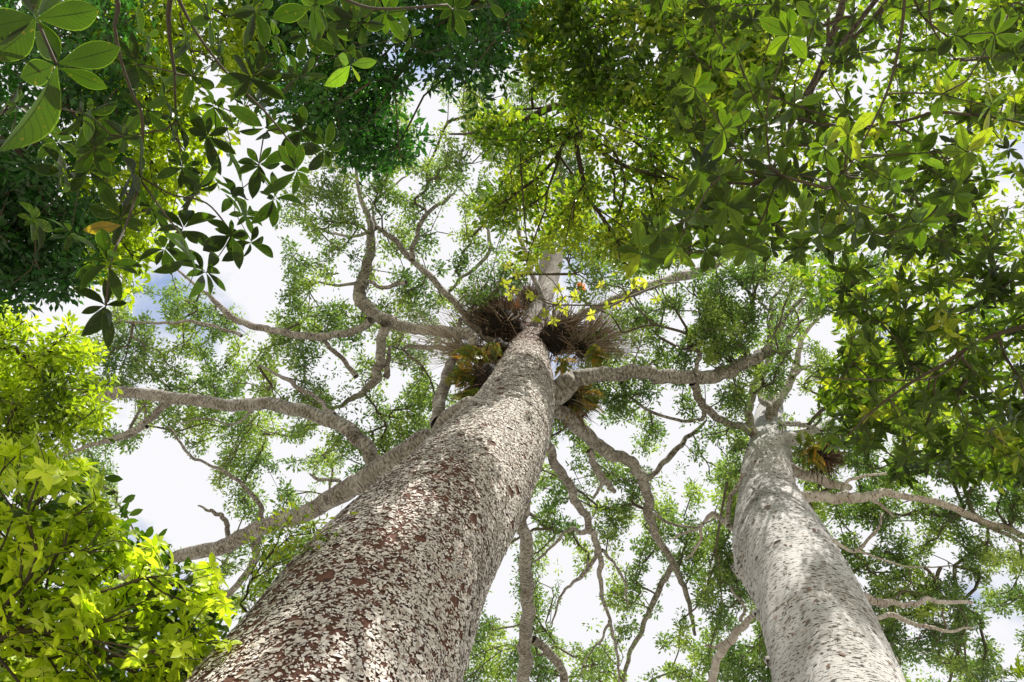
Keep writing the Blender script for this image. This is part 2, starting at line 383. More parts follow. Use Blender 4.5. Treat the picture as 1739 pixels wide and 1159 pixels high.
bb = N(t, 'ShaderNodeBsdfPrincipled', Roughness=.9); oo = N(t, 'ShaderNodeOutputMaterial'); t.links.new(rp.outputs[0], bb.inputs['Base Color']); t.links.new(bb.outputs[0], oo.inputs[0])
gr = g.build('ground', mg, smooth=True); gr['kind'] = 'structure'

# ---------------------------------------------------------------- the two big trunks
def trunk_axis(pts, h_first, lean=None):
    """pts (px,py,width,optional height). Finds the height at which each picture point lies nearest a vertical axis."""
    out = []
    p0, d0 = Ph(pts[0][0], pts[0][1], h_first); base = p0[:2].copy()
    for p in pts:
        r = ray(p[0], p[1]); v = r[:2]/r[2]
        h = p[3] if len(p) > 3 else float(np.dot(v, base)/np.dot(v, v))
        q_, d = Ph(p[0], p[1], h); out.append((*q_, p[2]/2*d/FPX))
    return np.array(out), base
MAIN = [(567, 1182, 402), (644, 1045, 336), (710, 939, 268), (786, 840, 214), (858, 735, 156), (886, 660, 112), (893, 615, 80), (901, 575, 52, 17.6), (914, 525, 38, 19.6), (930, 482, 34, 21.5), (936, 440, 40, 22.8), (946, 390, 30, 24.2), (955, 340, 22, 25.2), (950, 280, 12, 26), (940, 230, 5, 26.6)]
ax1, b1 = trunk_axis(MAIN, 4.7)
def below(ax, flare):
    p = ax[0]; dv = (ax[1]-ax[0])[:3]; dv = dv/dv[2]
    rows = []
    for z, k in ((-.1, flare), (.5, 1+(flare-1)*.5), (1.4, 1+(flare-1)*.18), (3.2, 1.04)):
        if z < p[2]-.6: rows.append((p[0]-dv[0]*(p[2]-z)*.3, p[1]-dv[1]*(p[2]-z)*.3, z, p[3]*k))
    return np.vstack([rows, ax])
ax1 = below(ax1, 1.35)
RIGHT = [(1422, 1159, 210), (1392, 1080, 192), (1362, 1000, 172), (1330, 945, 160), (1316, 895, 128), (1306, 850, 100), (1302, 800, 84), (1305, 760, 66), (1305, 725, 52), (1307, 700, 44), (1313, 680, 31, 18.6), (1320, 655, 20, 19.4), (1328, 610, 12, 20.6), (1345, 550, 7, 21.6), (1370, 500, 4, 22.4)]
ax2, b2 = trunk_axis(RIGHT, 8.6); ax2 = below(ax2, 1.3)

def surface_flakes(vv, seg, g, density, smin, smax, m, facing, holes, cover_noise=None, rbias=.0):
    """thin curled bark flakes lying on a tube surface vv (rings, seg+1, 3)"""
    A = vv[:-1, :-1]; B = vv[:-1, 1:]; Cc = vv[1:, 1:]; D = vv[1:, :-1]
    ar = np.linalg.norm(np.cross(B-A, D-A), axis=-1)
    cen = (A+B+Cc+D)/4; nn = norm(np.cross(B-A, D-A))
    axis = vv[:, :-1].mean(1); axc = (axis[:-1]+axis[1:])/2
    flip = np.sign((nn*(cen-axc[:, None])).sum(-1))[..., None]; nn = nn*flip
    tocam = norm(np.array([0, 0, CAM_Z])-cen)
    vis = (nn*tocam).sum(-1) > facing
    w = (ar*vis).ravel(); n = int(w.sum()*density); idx = rng.choice(len(w), n, p=w/w.sum())
    u, v_ = rng.random(n), rng.random(n)
    f = lambda M_: M_.reshape(-1, 3)[idx]
    P = (f(A)*((1-u)*(1-v_))[:, None]+f(B)*(u*(1-v_))[:, None]+f(Cc)*(u*v_)[:, None]+f(D)*((1-u)*v_)[:, None])
    Nn = f(nn); T = norm(f(D)-f(A)); U = np.cross(T, Nn)
    # scars where flakes have dropped
    keep = np.ones(n, bool)
    for h, r in holes: keep &= ((P-h)**2).sum(1) > (r*rng.uniform(.8, 1.15, n))**2
    ang = np.arctan2(P[:, 1]-axc[0, 1], P[:, 0]-axc[0, 0])
    cn = fbm(ang*2.2+20, P[:, 2]*.9+10, 41, 4)
    fine = fbm(ang*16+20, P[:, 2]*17+10, 43, 3)
    rightness = P[:, 0]-np.interp(P[:, 2], axc[:, 2], axc[:, 0])
    rad = np.linalg.norm(P[:, :2]-np.stack([np.interp(P[:, 2], axc[:, 2], axc[:, 0]), np.interp(P[:, 2], axc[:, 2], axc[:, 1])], 1), axis=1)
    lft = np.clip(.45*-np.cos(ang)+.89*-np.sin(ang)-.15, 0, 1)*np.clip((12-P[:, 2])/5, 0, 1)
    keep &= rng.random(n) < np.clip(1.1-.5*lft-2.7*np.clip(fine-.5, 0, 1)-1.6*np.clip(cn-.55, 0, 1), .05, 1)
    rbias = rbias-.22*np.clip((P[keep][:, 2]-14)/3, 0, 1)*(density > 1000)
    P, Nn, T, U, cn = P[keep], Nn[keep], T[keep], U[keep], cn[keep]; n = len(P)
    th = rng.normal(.35, 1.0, n); X = U*np.cos(th)[:, None]+T*np.sin(th)[:, None]; Yv = np.cross(Nn, X)
    sz = rng.uniform(smin, smax, n)*np.exp(rng.normal(0, .3, n)); asp = rng.uniform(.35, .8, n)
    ha = np.array([0, 1.05, 2.1, 3.14, 4.2, 5.25]); rr = rng.uniform(.4, 1.3, (n, 6))
    lx = np.cos(ha)*rr*sz[:, None]*.5; ly = np.sin(ha)*rr*(sz*asp)[:, None]*.5
    lift = .004+rng.uniform(0, .006, n)[:, None]+np.clip(-ly, 0, 1)*rng.uniform(.0, .6, n)[:, None]+.18*lx**2/sz[:, None]*rng.choice([0, 3], n)[:, None]
    V = P[:, None]+lx[..., None]*X[:, None]+ly[..., None]*Yv[:, None]+lift[..., None]*Nn[:, None]
    fc = np.array([(0, 1, 2, 3), (0, 3, 4, 5)])[None]+(np.arange(n)*6)[:, None, None]
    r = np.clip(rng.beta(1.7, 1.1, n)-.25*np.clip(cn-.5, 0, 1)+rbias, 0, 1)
    g.add(V.reshape(-1, 3), fc.reshape(-1, 4), None, np.repeat(r, 6), m)

kt = thing('kauri_tree', 'huge leaning trunk with flaky white and rust brown bark and shaggy nests at its fork', 'tree', (ax1[0][0], ax1[0][1], 0), 'giant forest conifers')
g = Geo(); sp = spline(ax1, 8)
vv, T = tube(g, sp[:, :3], sp[:, 3], 64, .07, 3)
hol = []
for k in range(150):
    i_ = rng.integers(8, 75); j_ = rng.integers(0, 64)
    if i_ < len(vv): hol.append((vv[i_, j_], rng.uniform(.03, .09)))
low = len(sp)-8*8
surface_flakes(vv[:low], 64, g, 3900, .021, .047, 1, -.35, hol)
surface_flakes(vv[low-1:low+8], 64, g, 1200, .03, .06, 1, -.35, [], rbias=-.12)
g.m[0][64*(len(sp)-8*7):] = 2
g.build('trunk', [M_core, M_flake, M_limb], kt)

pt = thing('kauri_tree', 'pale grey smooth-barked trunk with dark flecks rising at lower right', 'tree', (ax2[0][0], ax2[0][1], 0), 'giant forest conifers')
g = Geo(); sp2 = spline(ax2, 8)
vv2, T2 = tube(g, sp2[:, :3], sp2[:, 3], 56, .14, 11)
surface_flakes(vv2[:-64], 56, g, 60, .03, .09, 1, -.6, [], rbias=-.2)
# knots and branch scars
for (px, py, hh, w) in ((1268, 897, 12.9, 30), (1268, 968, 11.6, 40), (1290, 1045, 10.0, 14), (1312, 1125, 8.8, 16)):
    c, d = Ph(px, py, hh); r_ = w/2*d/FPX
    tube(g, [c+np.array([.1, .1, -r_*1.6]), c+np.array([-.02, 0, -r_*.7]), c+np.array([-.06, -.03, 0]), c+np.array([0, 0, r_*.8]), c+np.array([.1, .1, r_*1.7])], np.array([.3, .8, 1, .8, .3])*r_, 14, .25, int(px))
g.build('trunk', [M_pale, M_pflake], pt)

PATHS = []
# limbs: (px, py, width) lists, height over the lens at both ends, branches the same way
def limb(tree, pts, h0, h1, mat, subs=(), seeds=None, name='limb', gamma=1.0):
    P = np.array(pts, float); s = np.concatenate([[0], np.cumsum(np.hypot(np.diff(P[:, 0]), np.diff(P[:, 1])))]); s /= s[-1]
    h = h0+(h1-h0)*s**gamma
    q_, d = Ph(P[:, 0], P[:, 1], h); rr = P[:, 2]/2*d/FPX
    if tree in (kt, pt):       # root the limb inside its trunk
        ax = sp if tree is kt else sp2; j = int(np.argmin(((ax[:, :3]-q_[0]-[0, 0, -.5])**2).sum(1)))
        q_ = np.vstack([ax[j, :3], q_]); rr = np.concatenate([[min(rr[0]*1.1, ax[j, 3]*.8)], rr])
    C = spline(np.hstack([q_, rr[:, None]]), 7)
    wob = np.stack([fbm(np.arange(len(C))*.35+k*31, np.full(len(C), P[0, 0]*.13), 5, 2)-.5 for k in range(3)], 1)
    C[1:, :3] += wob[1:]*(C[1:, 3:4]*.35+.12)
    m_ = min(6, len(C)); C[:m_, 3] *= 1+.22*np.linspace(1, 0, m_)**2
    PATHS.append(np.stack([np.interp(np.linspace(0, 1, 40), s, v_) for v_ in (P[:, 0], P[:, 1], h, P[:, 2])], 1))
    g_ = Geo(); tube(g_, C[:, :3], C[:, 3]*.92, 14, .2, int(P[0, 0]+P[0, 1]))
    # small knots
    o = g_.build(name, mat, tree)
    if seeds is not None: seeds.extend(list(C[::2, :3]))
    for sb in subs: limb(o, sb[0], sb[1], sb[2], mat, seeds=seeds, name='branch')
    return o
sA = []; sB = []
limb(kt, [(800, 690, 36), (740, 738, 38), (690, 765, 38), (640, 797, 40), (590, 830, 38), (540, 860, 34), (490, 882, 30), (440, 900, 28), (380, 925, 28), (330, 940, 24), (290, 948, 20), (200, 985, 14)], 12.2, 13.5, M_limb, [
    ([(640, 790, 24), (615, 752, 26), (575, 722, 26), (500, 695, 25), (430, 687, 24), (350, 682, 23), (270, 674, 22), (200, 668, 20), (160, 685, 14), (120, 705, 10), (60, 740, 6)], 13.0, 15.5),
    ([(285, 680, 14), (265, 705, 12), (230, 730, 11), (180, 748, 9), (130, 765, 7), (60, 790, 4)], 15.0, 15.8),
    ([(250, 725, 6), (210, 745, 6), (180, 752, 4)], 15.2, 15.6),
    ([(445, 895, 11), (443, 865, 9), (425, 835, 8), (390, 808, 6), (345, 785, 5), (315, 768, 5), (285, 722, 3)], 13.2, 14.6),
    ([(390, 915, 10), (385, 895, 9), (375, 878, 8), (358, 868, 6), (338, 860, 3)], 13.3, 13.6),
    ([(592, 826, 8), (575, 818, 7), (550, 814, 6), (535, 812, 6), (526, 806, 3)], 12.9, 13.1),
    ([(745, 720, 26), (750, 690, 24), (755, 655, 22), (765, 620, 18), (775, 580, 12), (780, 540, 7)], 12.8, 17),
    ([(568, 705, 9), (540, 680, 8), (505, 655, 8), (478, 640, 6), (440, 620, 4)], 14.0, 16.5),
    ([(430, 700, 4), (400, 718, 4), (340, 712, 3), (300, 720, 2)], 14.6, 15.0),
    ([(440, 905, 14), (430, 950, 13), (405, 990, 12), (370, 1030, 8)], 13.3, 13.6)], sA)
limb(kt, [(812, 600, 12), (795, 570, 22), (740, 562, 21), (700, 557, 20), (660, 546, 22), (632, 530, 24), (612, 505, 24), (613, 478, 20), (625, 440, 18), (630, 400, 15), (625, 370, 11), (610, 330, 8), (605, 260, 6), (608, 215, 4)], 15.2, 20.5, M_limb, [
    ([(655, 550, 18), (650, 585, 18), (645, 620, 18), (638, 645, 17), (615, 668, 12), (590, 682, 9), (560, 700, 6)], 16.2, 17.5),
    ([(630, 545, 13), (585, 566, 13), (520, 571, 13), (450, 560, 13), (400, 545, 12), (372, 517, 10), (350, 495, 7), (325, 480, 5), (280, 440, 3)], 16.6, 18.5),
    ([(410, 571, 6), (370, 556, 6), (320, 547, 6), (270, 550, 5), (205, 546, 4)], 17.2, 18.0),
    ([(655, 640, 11), (662, 615, 9), (660, 590, 6)], 16.6, 17),
    ([(605, 640, 9), (570, 600, 8), (535, 572, 7)], 17, 17.4),
    ([(690, 480, 7), (650, 487, 7), (620, 478, 7), (570, 485, 5), (540, 478, 3)], 17.2, 18.4)], sA)
limb(kt, [(850, 590, 12), (800, 548, 12), (770, 512, 12), (735, 475, 12), (700, 440, 11), (665, 405, 10), (640, 388, 8), (600, 402, 6), (560, 395, 5), (520, 380, 3)], 16.2, 20, M_limb, [
    ([(700, 442, 9), (708, 400, 9), (725, 366, 8), (756, 342, 7), (776, 322, 4)], 17.6, 19.5),
    ([(760, 500, 6), (790, 470, 6), (825, 440, 7), (832, 395, 6), (812, 362, 5), (800, 320, 3)], 17.4, 20),
    ([(725, 366, 5), (718, 330, 4), (732, 302, 3)], 18.8, 20),
    ([(640, 388, 6), (632, 350, 5), (650, 330, 4), (690, 300, 3)], 18.9, 20.5)], sA)
limb(kt, [(900, 690, 30), (945, 664, 44), (985, 642, 31), (1030, 633, 28), (1080, 633, 26), (1130, 640, 26), (1180, 646, 26), (1220, 638, 24), (1260, 622, 23), (1290, 603, 21), (1316, 592, 18)], 13.4, 16.5, M_limb, [
    ([(1298, 598, 13), (1320, 562, 12), (1345, 527, 9), (1380, 488, 7), (1410, 460, 4)], 16.3, 18.5),
    ([(1306, 580, 8), (1308, 545, 8), (1314, 510, 6), (1335, 478, 5), (1345, 450, 3)], 16.4, 18.2),
    ([(1330, 585, 7), (1352, 558, 6), (1385, 528, 4)], 16.6, 17.5),
    ([(1322, 598, 8), (1345, 613, 6), (1372, 630, 5), (1400, 650, 3)], 16.5, 17),
    ([(1308, 525, 5), (1290, 515, 5), (1272, 500, 4)], 17.2, 17.8),
    ([(1176, 650, 14), (1188, 680, 15), (1215, 706, 15), (1250, 722, 13), (1284, 740, 12)], 15.5, 16.6),
    ([(1183, 636, 10), (1182, 620, 8), (1188, 600, 9)], 15.4, 15.8),
    ([(1195, 690, 6), (1190, 712, 7), (1150, 713, 6), (1110, 700, 6), (1080, 685, 5), (1055, 655, 3)], 15.9, 17)], sA)
limb(kt, [(905, 590, 14), (960, 555, 17), (1000, 530, 16), (1050, 507, 16), (1100, 490, 16), (1150, 474, 18), (1198, 460, 18), (1240, 435, 12), (1300, 400, 8)], 16.6, 21, M_limb, [], sA)
limb(kt, [(900, 680, 26), (945, 697, 27), (985, 728, 27), (1020, 760, 24), (1060, 780, 21), (1085, 805, 21), (1098, 835, 20), (1104, 880, 16), (1122, 920, 14), (1150, 970, 12), (1170, 1015, 9), (1180, 1080, 6)], 13.4, 18, M_limb, [
    ([(1000, 765, 12), (1012, 795, 14), (1030, 820, 13), (1042, 835, 9)], 14.6, 15.2),
    ([(1010, 800, 7), (1018, 822, 7), (1008, 845, 5)], 14.8, 15),
    ([(1098, 815, 9), (1120, 795, 10), (1145, 770, 11), (1172, 740, 8), (1200, 715, 4)], 15.8, 17),
    ([(1142, 955, 9), (1128, 985, 11), (1110, 1020, 10), (1095, 1060, 9), (1072, 1105, 8), (1055, 1165, 8)], 17, 18),
    ([(1103, 870, 6), (1140, 890, 5), (1180, 895, 4), (1215, 880, 3)], 16.2, 17)], sA)
limb(kt, [(900, 720, 14), (925, 752, 16), (945, 790, 17), (965, 825, 16), (985, 865, 15), (1004, 905, 12), (1018, 940, 11), (1020, 980, 9), (1026, 1020, 7), (1037, 1060, 6), (1050, 1110, 5), (1052, 1165, 4)], 13, 17, M_limb, [
    ([(1010, 915, 9), (1009, 945, 8), (987, 978, 7), (962, 998, 5), (948, 1030, 4), (937, 1060, 3)], 15, 16),
    ([(1000, 900, 10), (985, 905, 8), (972, 898, 6), (940, 925, 5), (906, 958, 4)], 15, 15.6),
    ([(1022, 935, 6), (1045, 960, 5), (1060, 990, 5), (1065, 1030, 3)], 15.2, 16.4),
    ([(1035, 1055, 5), (1020, 1090, 4), (998, 1115, 3), (985, 1150, 2)], 16.3, 17)], sA)
limb(kt, [(892, 820, 16), (890, 850, 20), (886, 878, 24), (889, 910, 24), (895, 960, 24), (899, 1010, 24), (897, 1060, 24), (893, 1110, 24), (886, 1180, 24), (875, 1260, 20)], 11.6, 14.5, M_limb, [
    ([(905, 1086, 12), (932, 1108, 15), (952, 1135, 15), (966, 1170, 14), (990, 1230, 10)], 13.9, 14.6)], sA)
limb(kt, [(905, 560, 12), (925, 520, 10), (900, 450, 9), (880, 380, 8), (870, 300, 6), (850, 220, 4)], 17.5, 23, M_limb, [], sA)
limb(kt, [(870, 600, 10), (820, 590, 9), (760, 590, 9), (700, 588, 7), (680, 592, 4)], 15.4, 17, M_limb, [], sA)
# right tree
limb(pt, [(1300, 760, 14), (1280, 735, 17), (1272, 700, 15), (1278, 668, 14), (1290, 640, 12), (1302, 615, 8), (1312, 585, 5)], 16.2, 19, M_plimb, [], sB)
limb(pt, [(1310, 760, 20), (1335, 748, 30), (1362, 740, 23), (1395, 728, 16), (1412, 712, 12), (1440, 690, 8)], 15.8, 18.5, M_pale, [
    ([(1325, 722, 8), (1345, 720, 10), (1370, 724, 9), (1390, 732, 8)], 16.6, 17)], sB)
limb(pt, [(1320, 790, 18), (1345, 800, 21), (1375, 808, 20), (1402, 817, 18), (1440, 830, 12)], 15.2, 16.5, M_plimb, [], sB)
limb(pt, [(1315, 840, 18), (1345, 842, 21), (1400, 843, 19), (1450, 846, 19), (1485, 840, 15), (1540, 846, 13), (1600, 858, 13), (1660, 880, 13), (1720, 900, 12), (1790, 925, 10)], 14.0, 16.5, M_plimb, [
    ([(1620, 862, 9), (1670, 890, 8), (1720, 915, 7), (1760, 935, 6)], 15.6, 16.4),
    ([(1478, 845, 7), (1500, 858, 5), (1520, 880, 4)], 15, 15.5),
    ([(1430, 840, 6), (1440, 815, 6), (1480, 808, 5), (1530, 805, 3)], 14.8, 15.5)], sB)
limb(pt, [(1400, 985, 12), (1440, 1000, 14), (1470, 1010, 14), (1500, 1021, 13), (1540, 1024, 9), (1590, 1022, 8), (1650, 1024, 6)], 10.8, 13.5, M_plimb, [], sB)
limb(pt, [(1440, 1045, 5), (1515, 1045, 9), (1560, 1062, 8), (1600, 1070, 6), (1650, 1068, 4)], 12.4, 14, M_plimb, [], sB)
limb(pt, [(1275, 925, 12), (1248, 902, 11), (1228, 885, 9), (1214, 872, 10), (1195, 890, 6), (1183, 930, 5), (1165, 950, 3)], 12.8, 14.8, M_plimb, [
    ([(1238, 893, 8), (1236, 860, 9), (1246, 832, 8), (1264, 805, 7)], 13.2, 14.2),
    ([(1195, 890, 4), (1160, 905, 4), (1140, 915, 3)], 13.8, 14.5)], sB)
limb(pt, [(1290, 1040, 9), (1265, 1062, 12), (1240, 1090, 15), (1218, 1120, 14), (1205, 1165, 15)], 10.8, 12.5, M_plimb, [
    ([(1240, 1090, 7), (1215, 1100, 5), (1195, 1095, 3)], 12, 12.4),
    ([(1258, 1055, 6), (1262, 1030, 5), (1240, 1000, 4)], 11.6, 12.2)], sB)
limb(pt, [(1315, 856, 7), (1300, 851, 7), (1285, 838, 6), (1272, 826, 3)], 13.6, 13.4, M_pale, [], None)
sB += list(sp2[-30:, :3])
limb(pt, [(1318, 690, 18), (1338, 662, 15), (1350, 620, 12), (1362, 575, 9), (1388, 540, 6)], 17.8, 20.5, M_plimb, [
    ([(1345, 640, 8), (1365, 625, 6), (1392, 618, 4)], 18.6, 19.4)], sB)
limb(pt, [(1306, 700, 13), (1292, 672, 12), (1296, 640, 10), (1310, 600, 7), (1306, 560, 5)], 17.4, 20.5, M_plimb, [], sB)
limb(pt, [(1380, 900, 7), (1450, 935, 6), (1490, 900, 5), (1500, 870, 3)], 13, 15.5, M_plimb, [
    ([(1450, 935, 4), (1530, 960, 3), (1620, 960, 2)], 14, 16)], sB)

# ---------------------------------------------------------------- crowns of the two big trees
GAPS = [
    [(180, 775), (235, 735), (270, 712), (300, 742), (330, 768), (352, 750), (370, 790), (362, 830), (400, 860), (418, 895), (380, 925), (290, 950), (235, 930), (208, 885), (190, 830)],
    [(190, 690), (262, 688), (240, 715), (190, 738)], (495, 768, 36, 30), (562, 830, 42, 26),
    [(310, 955), (440, 915), (500, 890), (560, 870), (600, 850), (630, 840), (600, 880), (500, 910), (440, 950), (400, 965), (340, 990)],
    [(300, 340), (420, 370), (475, 390), (490, 450), (482, 520), (440, 545), (400, 530), (372, 490), (340, 480)],
    (545, 495, 38, 16), (588, 470, 20, 50), (655, 490, 26, 32), (755, 424, 28, 26),
    (697, 152, 30, 28), (732, 182, 34, 26), (725, 240, 18, 38), (686, 318, 30, 26), (766, 368, 24, 32), (841, 310, 14, 20), (640, 235, 22, 12), (960, 168, 26, 15), (545, 300, 22, 16), (800, 260, 20, 14),
    (1014, 550, 24, 22),
    [(985, 700), (1012, 688), (1050, 728), (1092, 752), (1132, 768), (1125, 785), (1075, 782), (1030, 765), (1000, 732)],
    (1160, 838, 25, 38), (1208, 756, 24, 26), [(1130, 800), (1190, 785), (1240, 770), (1235, 795), (1180, 820)],
    [(880, 890), (884, 1065), (850, 1065), (812, 1030), (835, 955)], (980, 882, 34, 18), (955, 938, 28, 14), (925, 990, 18, 20),
    [(925, 1045), (1000, 985), (1016, 1000), (1010, 1062), (985, 1095), (935, 1085)],
    (1065, 950, 17, 30), (1098, 992, 14, 32), [(1112, 1005), (1160, 962), (1172, 1022), (1135, 1062), (1120, 1159), (1060, 1159), (1080, 1090)],
    (1165, 1008, 24, 22), (1160, 1115, 26, 28), (1476, 917, 28, 13), (1598, 948, 30, 34), (1650, 998, 24, 20),
    [(1665, 1065), (1745, 1035), (1745, 1115), (1700, 1125)], (1560, 1080, 18, 18), (1570, 1150, 30, 14), (1545, 870, 40, 10), (1640, 830, 34, 10),
    (1415, 577, 20, 34), (1265, 494, 30, 12), (1166, 528, 15, 20), (1420, 625, 20, 14),
    [(-10, 485), (130, 478), (205, 515), (195, 600), (150, 562), (60, 522), (-10, 535)], (245, 472, 38, 24),
    (368, 596, 24, 28), (275, 650, 40, 10), (675, 655, 22, 34), (615, 701, 28, 18), (510, 560, 24, 8), (310, 610, 20, 14), (430, 640, 20, 10), (560, 640, 18, 12), (730, 620, 14, 22), (765, 690, 14, 18), (600, 610, 20, 16)]
PA = [(95, 640), (150, 560), (200, 490), (330, 470), (460, 410), (470, 340), (560, 230), (600, 170), (700, 165), (850, 120), (1000, 150), (1020, 450), (1200, 440), (1320, 470), (1410, 500), (1330, 640), (1250, 760), (1240, 900), (1180, 1010), (1190, 1190), (740, 1190), (800, 1000), (700, 850), (600, 842), (500, 885), (575, 900), (480, 1010), (370, 1060), (330, 985), (220, 940), (150, 900), (100, 780)]
PB = [(1190, 600), (1180, 420), (1350, 430), (1500, 440), (1640, 700), (1800, 760), (1800, 1190), (1130, 1190), (1150, 1010), (1230, 900), (1210, 790), (1250, 700)]
def crown(tree, poly, n, seeds, seed, hbase, hamp, thr, lab=None):
    x, y = scatter(poly, n, GAPS, 30, thr, seed, 14, 5)
    h = hbase+hamp*(fbm(x/170, y/170, seed+9, 2)-.5)*2+rng.normal(0, .35, len(x))
    clear = (((x-895)/108)**2+((y-580)/92)**2 < 1) & (h < 21)
    clear |= (((x-935)/34)**2+((y-485)/70)**2 < 1)
    clear |= (((x-1308)/20)**2+((y-725)/45)**2 < 1) & (h < 17.5)
    PP = np.vstack(PATHS)
    for a in range(0, len(x), 4000):
        d2 = np.hypot(x[a:a+4000, None]-PP[None, :, 0], y[a:a+4000, None]-PP[None, :, 1]); j = d2.argmin(1)
        clear[a:a+4000] |= (d2.min(1) < PP[j, 3]*.55+12) & (h[a:a+4000] < PP[j, 2]+.8) & (rng.random(len(j)) < .8) & (PP[j, 3] > 4.5)
    x, y, h = x[~clear], y[~clear], h[~clear]
    C, d = Ph(x, y, h)
    tone = np.clip(.15+.85*(fbm(x/40, y/40, seed+21, 3)-.2)/.6, 0, 1)
    g = Geo(); k = len(x); s = rng.uniform(4.8, 8.2, k)*d/FPX
    tufts(g, C, s, 17, tone, TP_SM, rng.uniform(7, 15, k)*d/FPX, 0, .7, 1.0)
    g.build('crown', G_kauri, tree)
    g2 = Geo(); sel = rng.random(k) < .32
    twigs(g2, C[sel], np.array(seeds), .009, .35, .042, 4, .12, 0, .18)
    g2.build('twigs', M_twig, tree)
    print('crown tufts', k)
crown(kt, PA, 41000, sA, 100, 17.8, 3.2, .445)
crown(pt, PB, 20000, sB, 300, 16.8, 2.6, .435)

# ---------------------------------------------------------------- neighbouring broadleaf trees
def poly_tree(name, label, cat, base, top, layers, twigmat, group=None, trunk_r=.12, trunk_mat=M_dbark, limbs=()):
    """layers: dict(poly, n, L (leaf length in photo px), depth, spread, nl, kind, mat, tone, thr, ns, gaps, pts)"""
    th = thing(name, label, cat, (base[0], base[1], 0), group)
    g = Geo(); base = np.array([base[0], base[1], 0.]); top = np.array(top, float)
    mid = (base+top)/2+rng.normal(0, .12, 3)*np.array([1, 1, 0])
    C = spline(np.array([base-np.array([0, 0, .1]), base*.7+mid*.3, mid, top]), 6); tube(g, C, np.linspace(trunk_r, trunk_r*.5, len(C)), 12, .1, 4)
    g.build('trunk', trunk_mat, th)
    seeds = [top, (mid+top)/2]
    if limbs:
        for lp in limbs:
            P = np.array(lp, float); q_ = Pd(P[:, 0], P[:, 1], P[:, 2]); rr = P[:, 3]/2*P[:, 2]/FPX
            C = spline(np.hstack([q_, rr[:, None]]), 6); g2 = Geo(); tube(g2, C[:, :3], C[:, 3], 8, .1, 6)
            g2.build('limb', twigmat if P[0, 3] < 14 else trunk_mat, th); seeds += list(C[::3, :3])
    allc = []; mats = []; g = Geo(); sm = Geo()
    for ly in layers:
        if 'pts' in ly:
            p = np.array(ly['pts'], float); x, y, Lp = p[:, 0], p[:, 1], p[:, 2]; dep = p[:, 3]
        else:
            x, y = scatter(ly['poly'], ly['n'], ly.get('gaps', ()), ly.get('ns', 60), ly.get('thr', 0), ly.get('seed', 1), ly.get('warp', 14))
            dep = ly['depth']+ly['spread']*(2*fbm(x/ly.get('dn', 90), y/ly.get('dn', 90), ly.get('seed', 1)+7, 2)-1)+rng.normal(0, ly['spread']*.25, len(x))
            Lp = np.full(len(x), float(ly['L']))
        C = Pd(x, y, dep); k = len(x)
        tone = np.clip(ly.get('tone', .5)+ly.get('tvar', .7)*(fbm(x/ly.get('tn', 50), y/ly.get('tn', 50), ly.get('seed', 1)+33, 3)-.5)+rng.normal(0, .08, k), 0, 1)
        if ly['mat'] not in mats: mats.append(ly['mat'])
        mi = mats.index(ly['mat']); s = Lp*dep/FPX
        if ly.get('fixed'): s = np.full(k, ly['L']*ly['depth']/FPX)
        if ly['kind'] == 'tuft': tufts(g, C, s, ly['nl'], tone, ly.get('tp', TP_SM), s*ly.get('rad', 1.6), mi, .8, 1.0)
        else: rosettes(g, C, s, ly['nl'], tone, ly.get('tp', TP_MED), ly.get('flat', .2), ly.get('tilt', .55), ly.get('axis', (0, 0, 1)), mi, ly.get('stack', .12))
        sel = rng.random(k) < ly.get('tw', 1.0); allc.append(C[sel])
    g.build('crown', mats, th)
    g2 = Geo(); A = np.vstack(allc)
    twigs(g2, A, np.array(seeds), layers[0].get('rt', .0025), .40, .05, 5, .10, 0, .22)
    g2.build('twigs', twigmat, th)
    return th

# near overhanging branch with large leaves, top left
pts = [(275, 130, 46), (237, 300, 62), (150, 195, 55), (150, 290, 48), (22, 240, 45), (112, 292, 55), (340, 330, 60), (430, 130, 62), (475, 105, 60), (362, 30, 66), (440, 20, 70), (540, 8, 70), (325, 70, 55), (380, 92, 55), (328, 439, 72), (395, 397, 62), (355, 459, 62), (428, 412, 50), (181, 518, 68), (183, 442, 74), (505, 290, 58), (470, 335, 56), (440, 278, 56), (400, 330, 54), (512, 222, 50), (552, 255, 44), (455, 222, 56), (420, 362, 46), (312, 385, 60), (262, 352, 56), (205, 372, 58), (212, 232, 56), (300, 205, 56), (352, 232, 54), (255, 60, 50), (30, 180, 50), (60, 370, 48), (610, 40, 62), (655, 22, 56), (700, 62, 40), (770, 14, 50), (830, 6, 42), (470, 60, 60), (520, 60, 56), (230, 110, 50), (330, 130, 54), (590, 85, 44), (310, 280, 52), (370, 180, 52), (120, 395, 46), (560, 40, 60), (160, 250, 52), (280, 420, 50), (395, 260, 48), (440, 175, 50), (250, 190, 48), (100, 240, 50), (510, 130, 48), (70, 215, 44)]
pts = [(a, b, c, .19*FPX/c) for a, b, c in pts]
big = thing('broadleaf_tree', 'large veined oval leaves on hanging branches close overhead at top left', 'tree', (-4.4, -.6, 0), 'understorey trees around the clearing')
g = Geo(); tb = np.array([-4.4, -.6, -.1]); tt = np.array([-4.1, -1.2, 5.2])
tube(g, spline(np.array([tb, tb+[.1, -.1, 1.6], tb+[0, -.4, 3.4], tt]), 5), np.linspace(.14, .07, 16), 12, .1, 2); g.build('trunk', M_dbark, big)
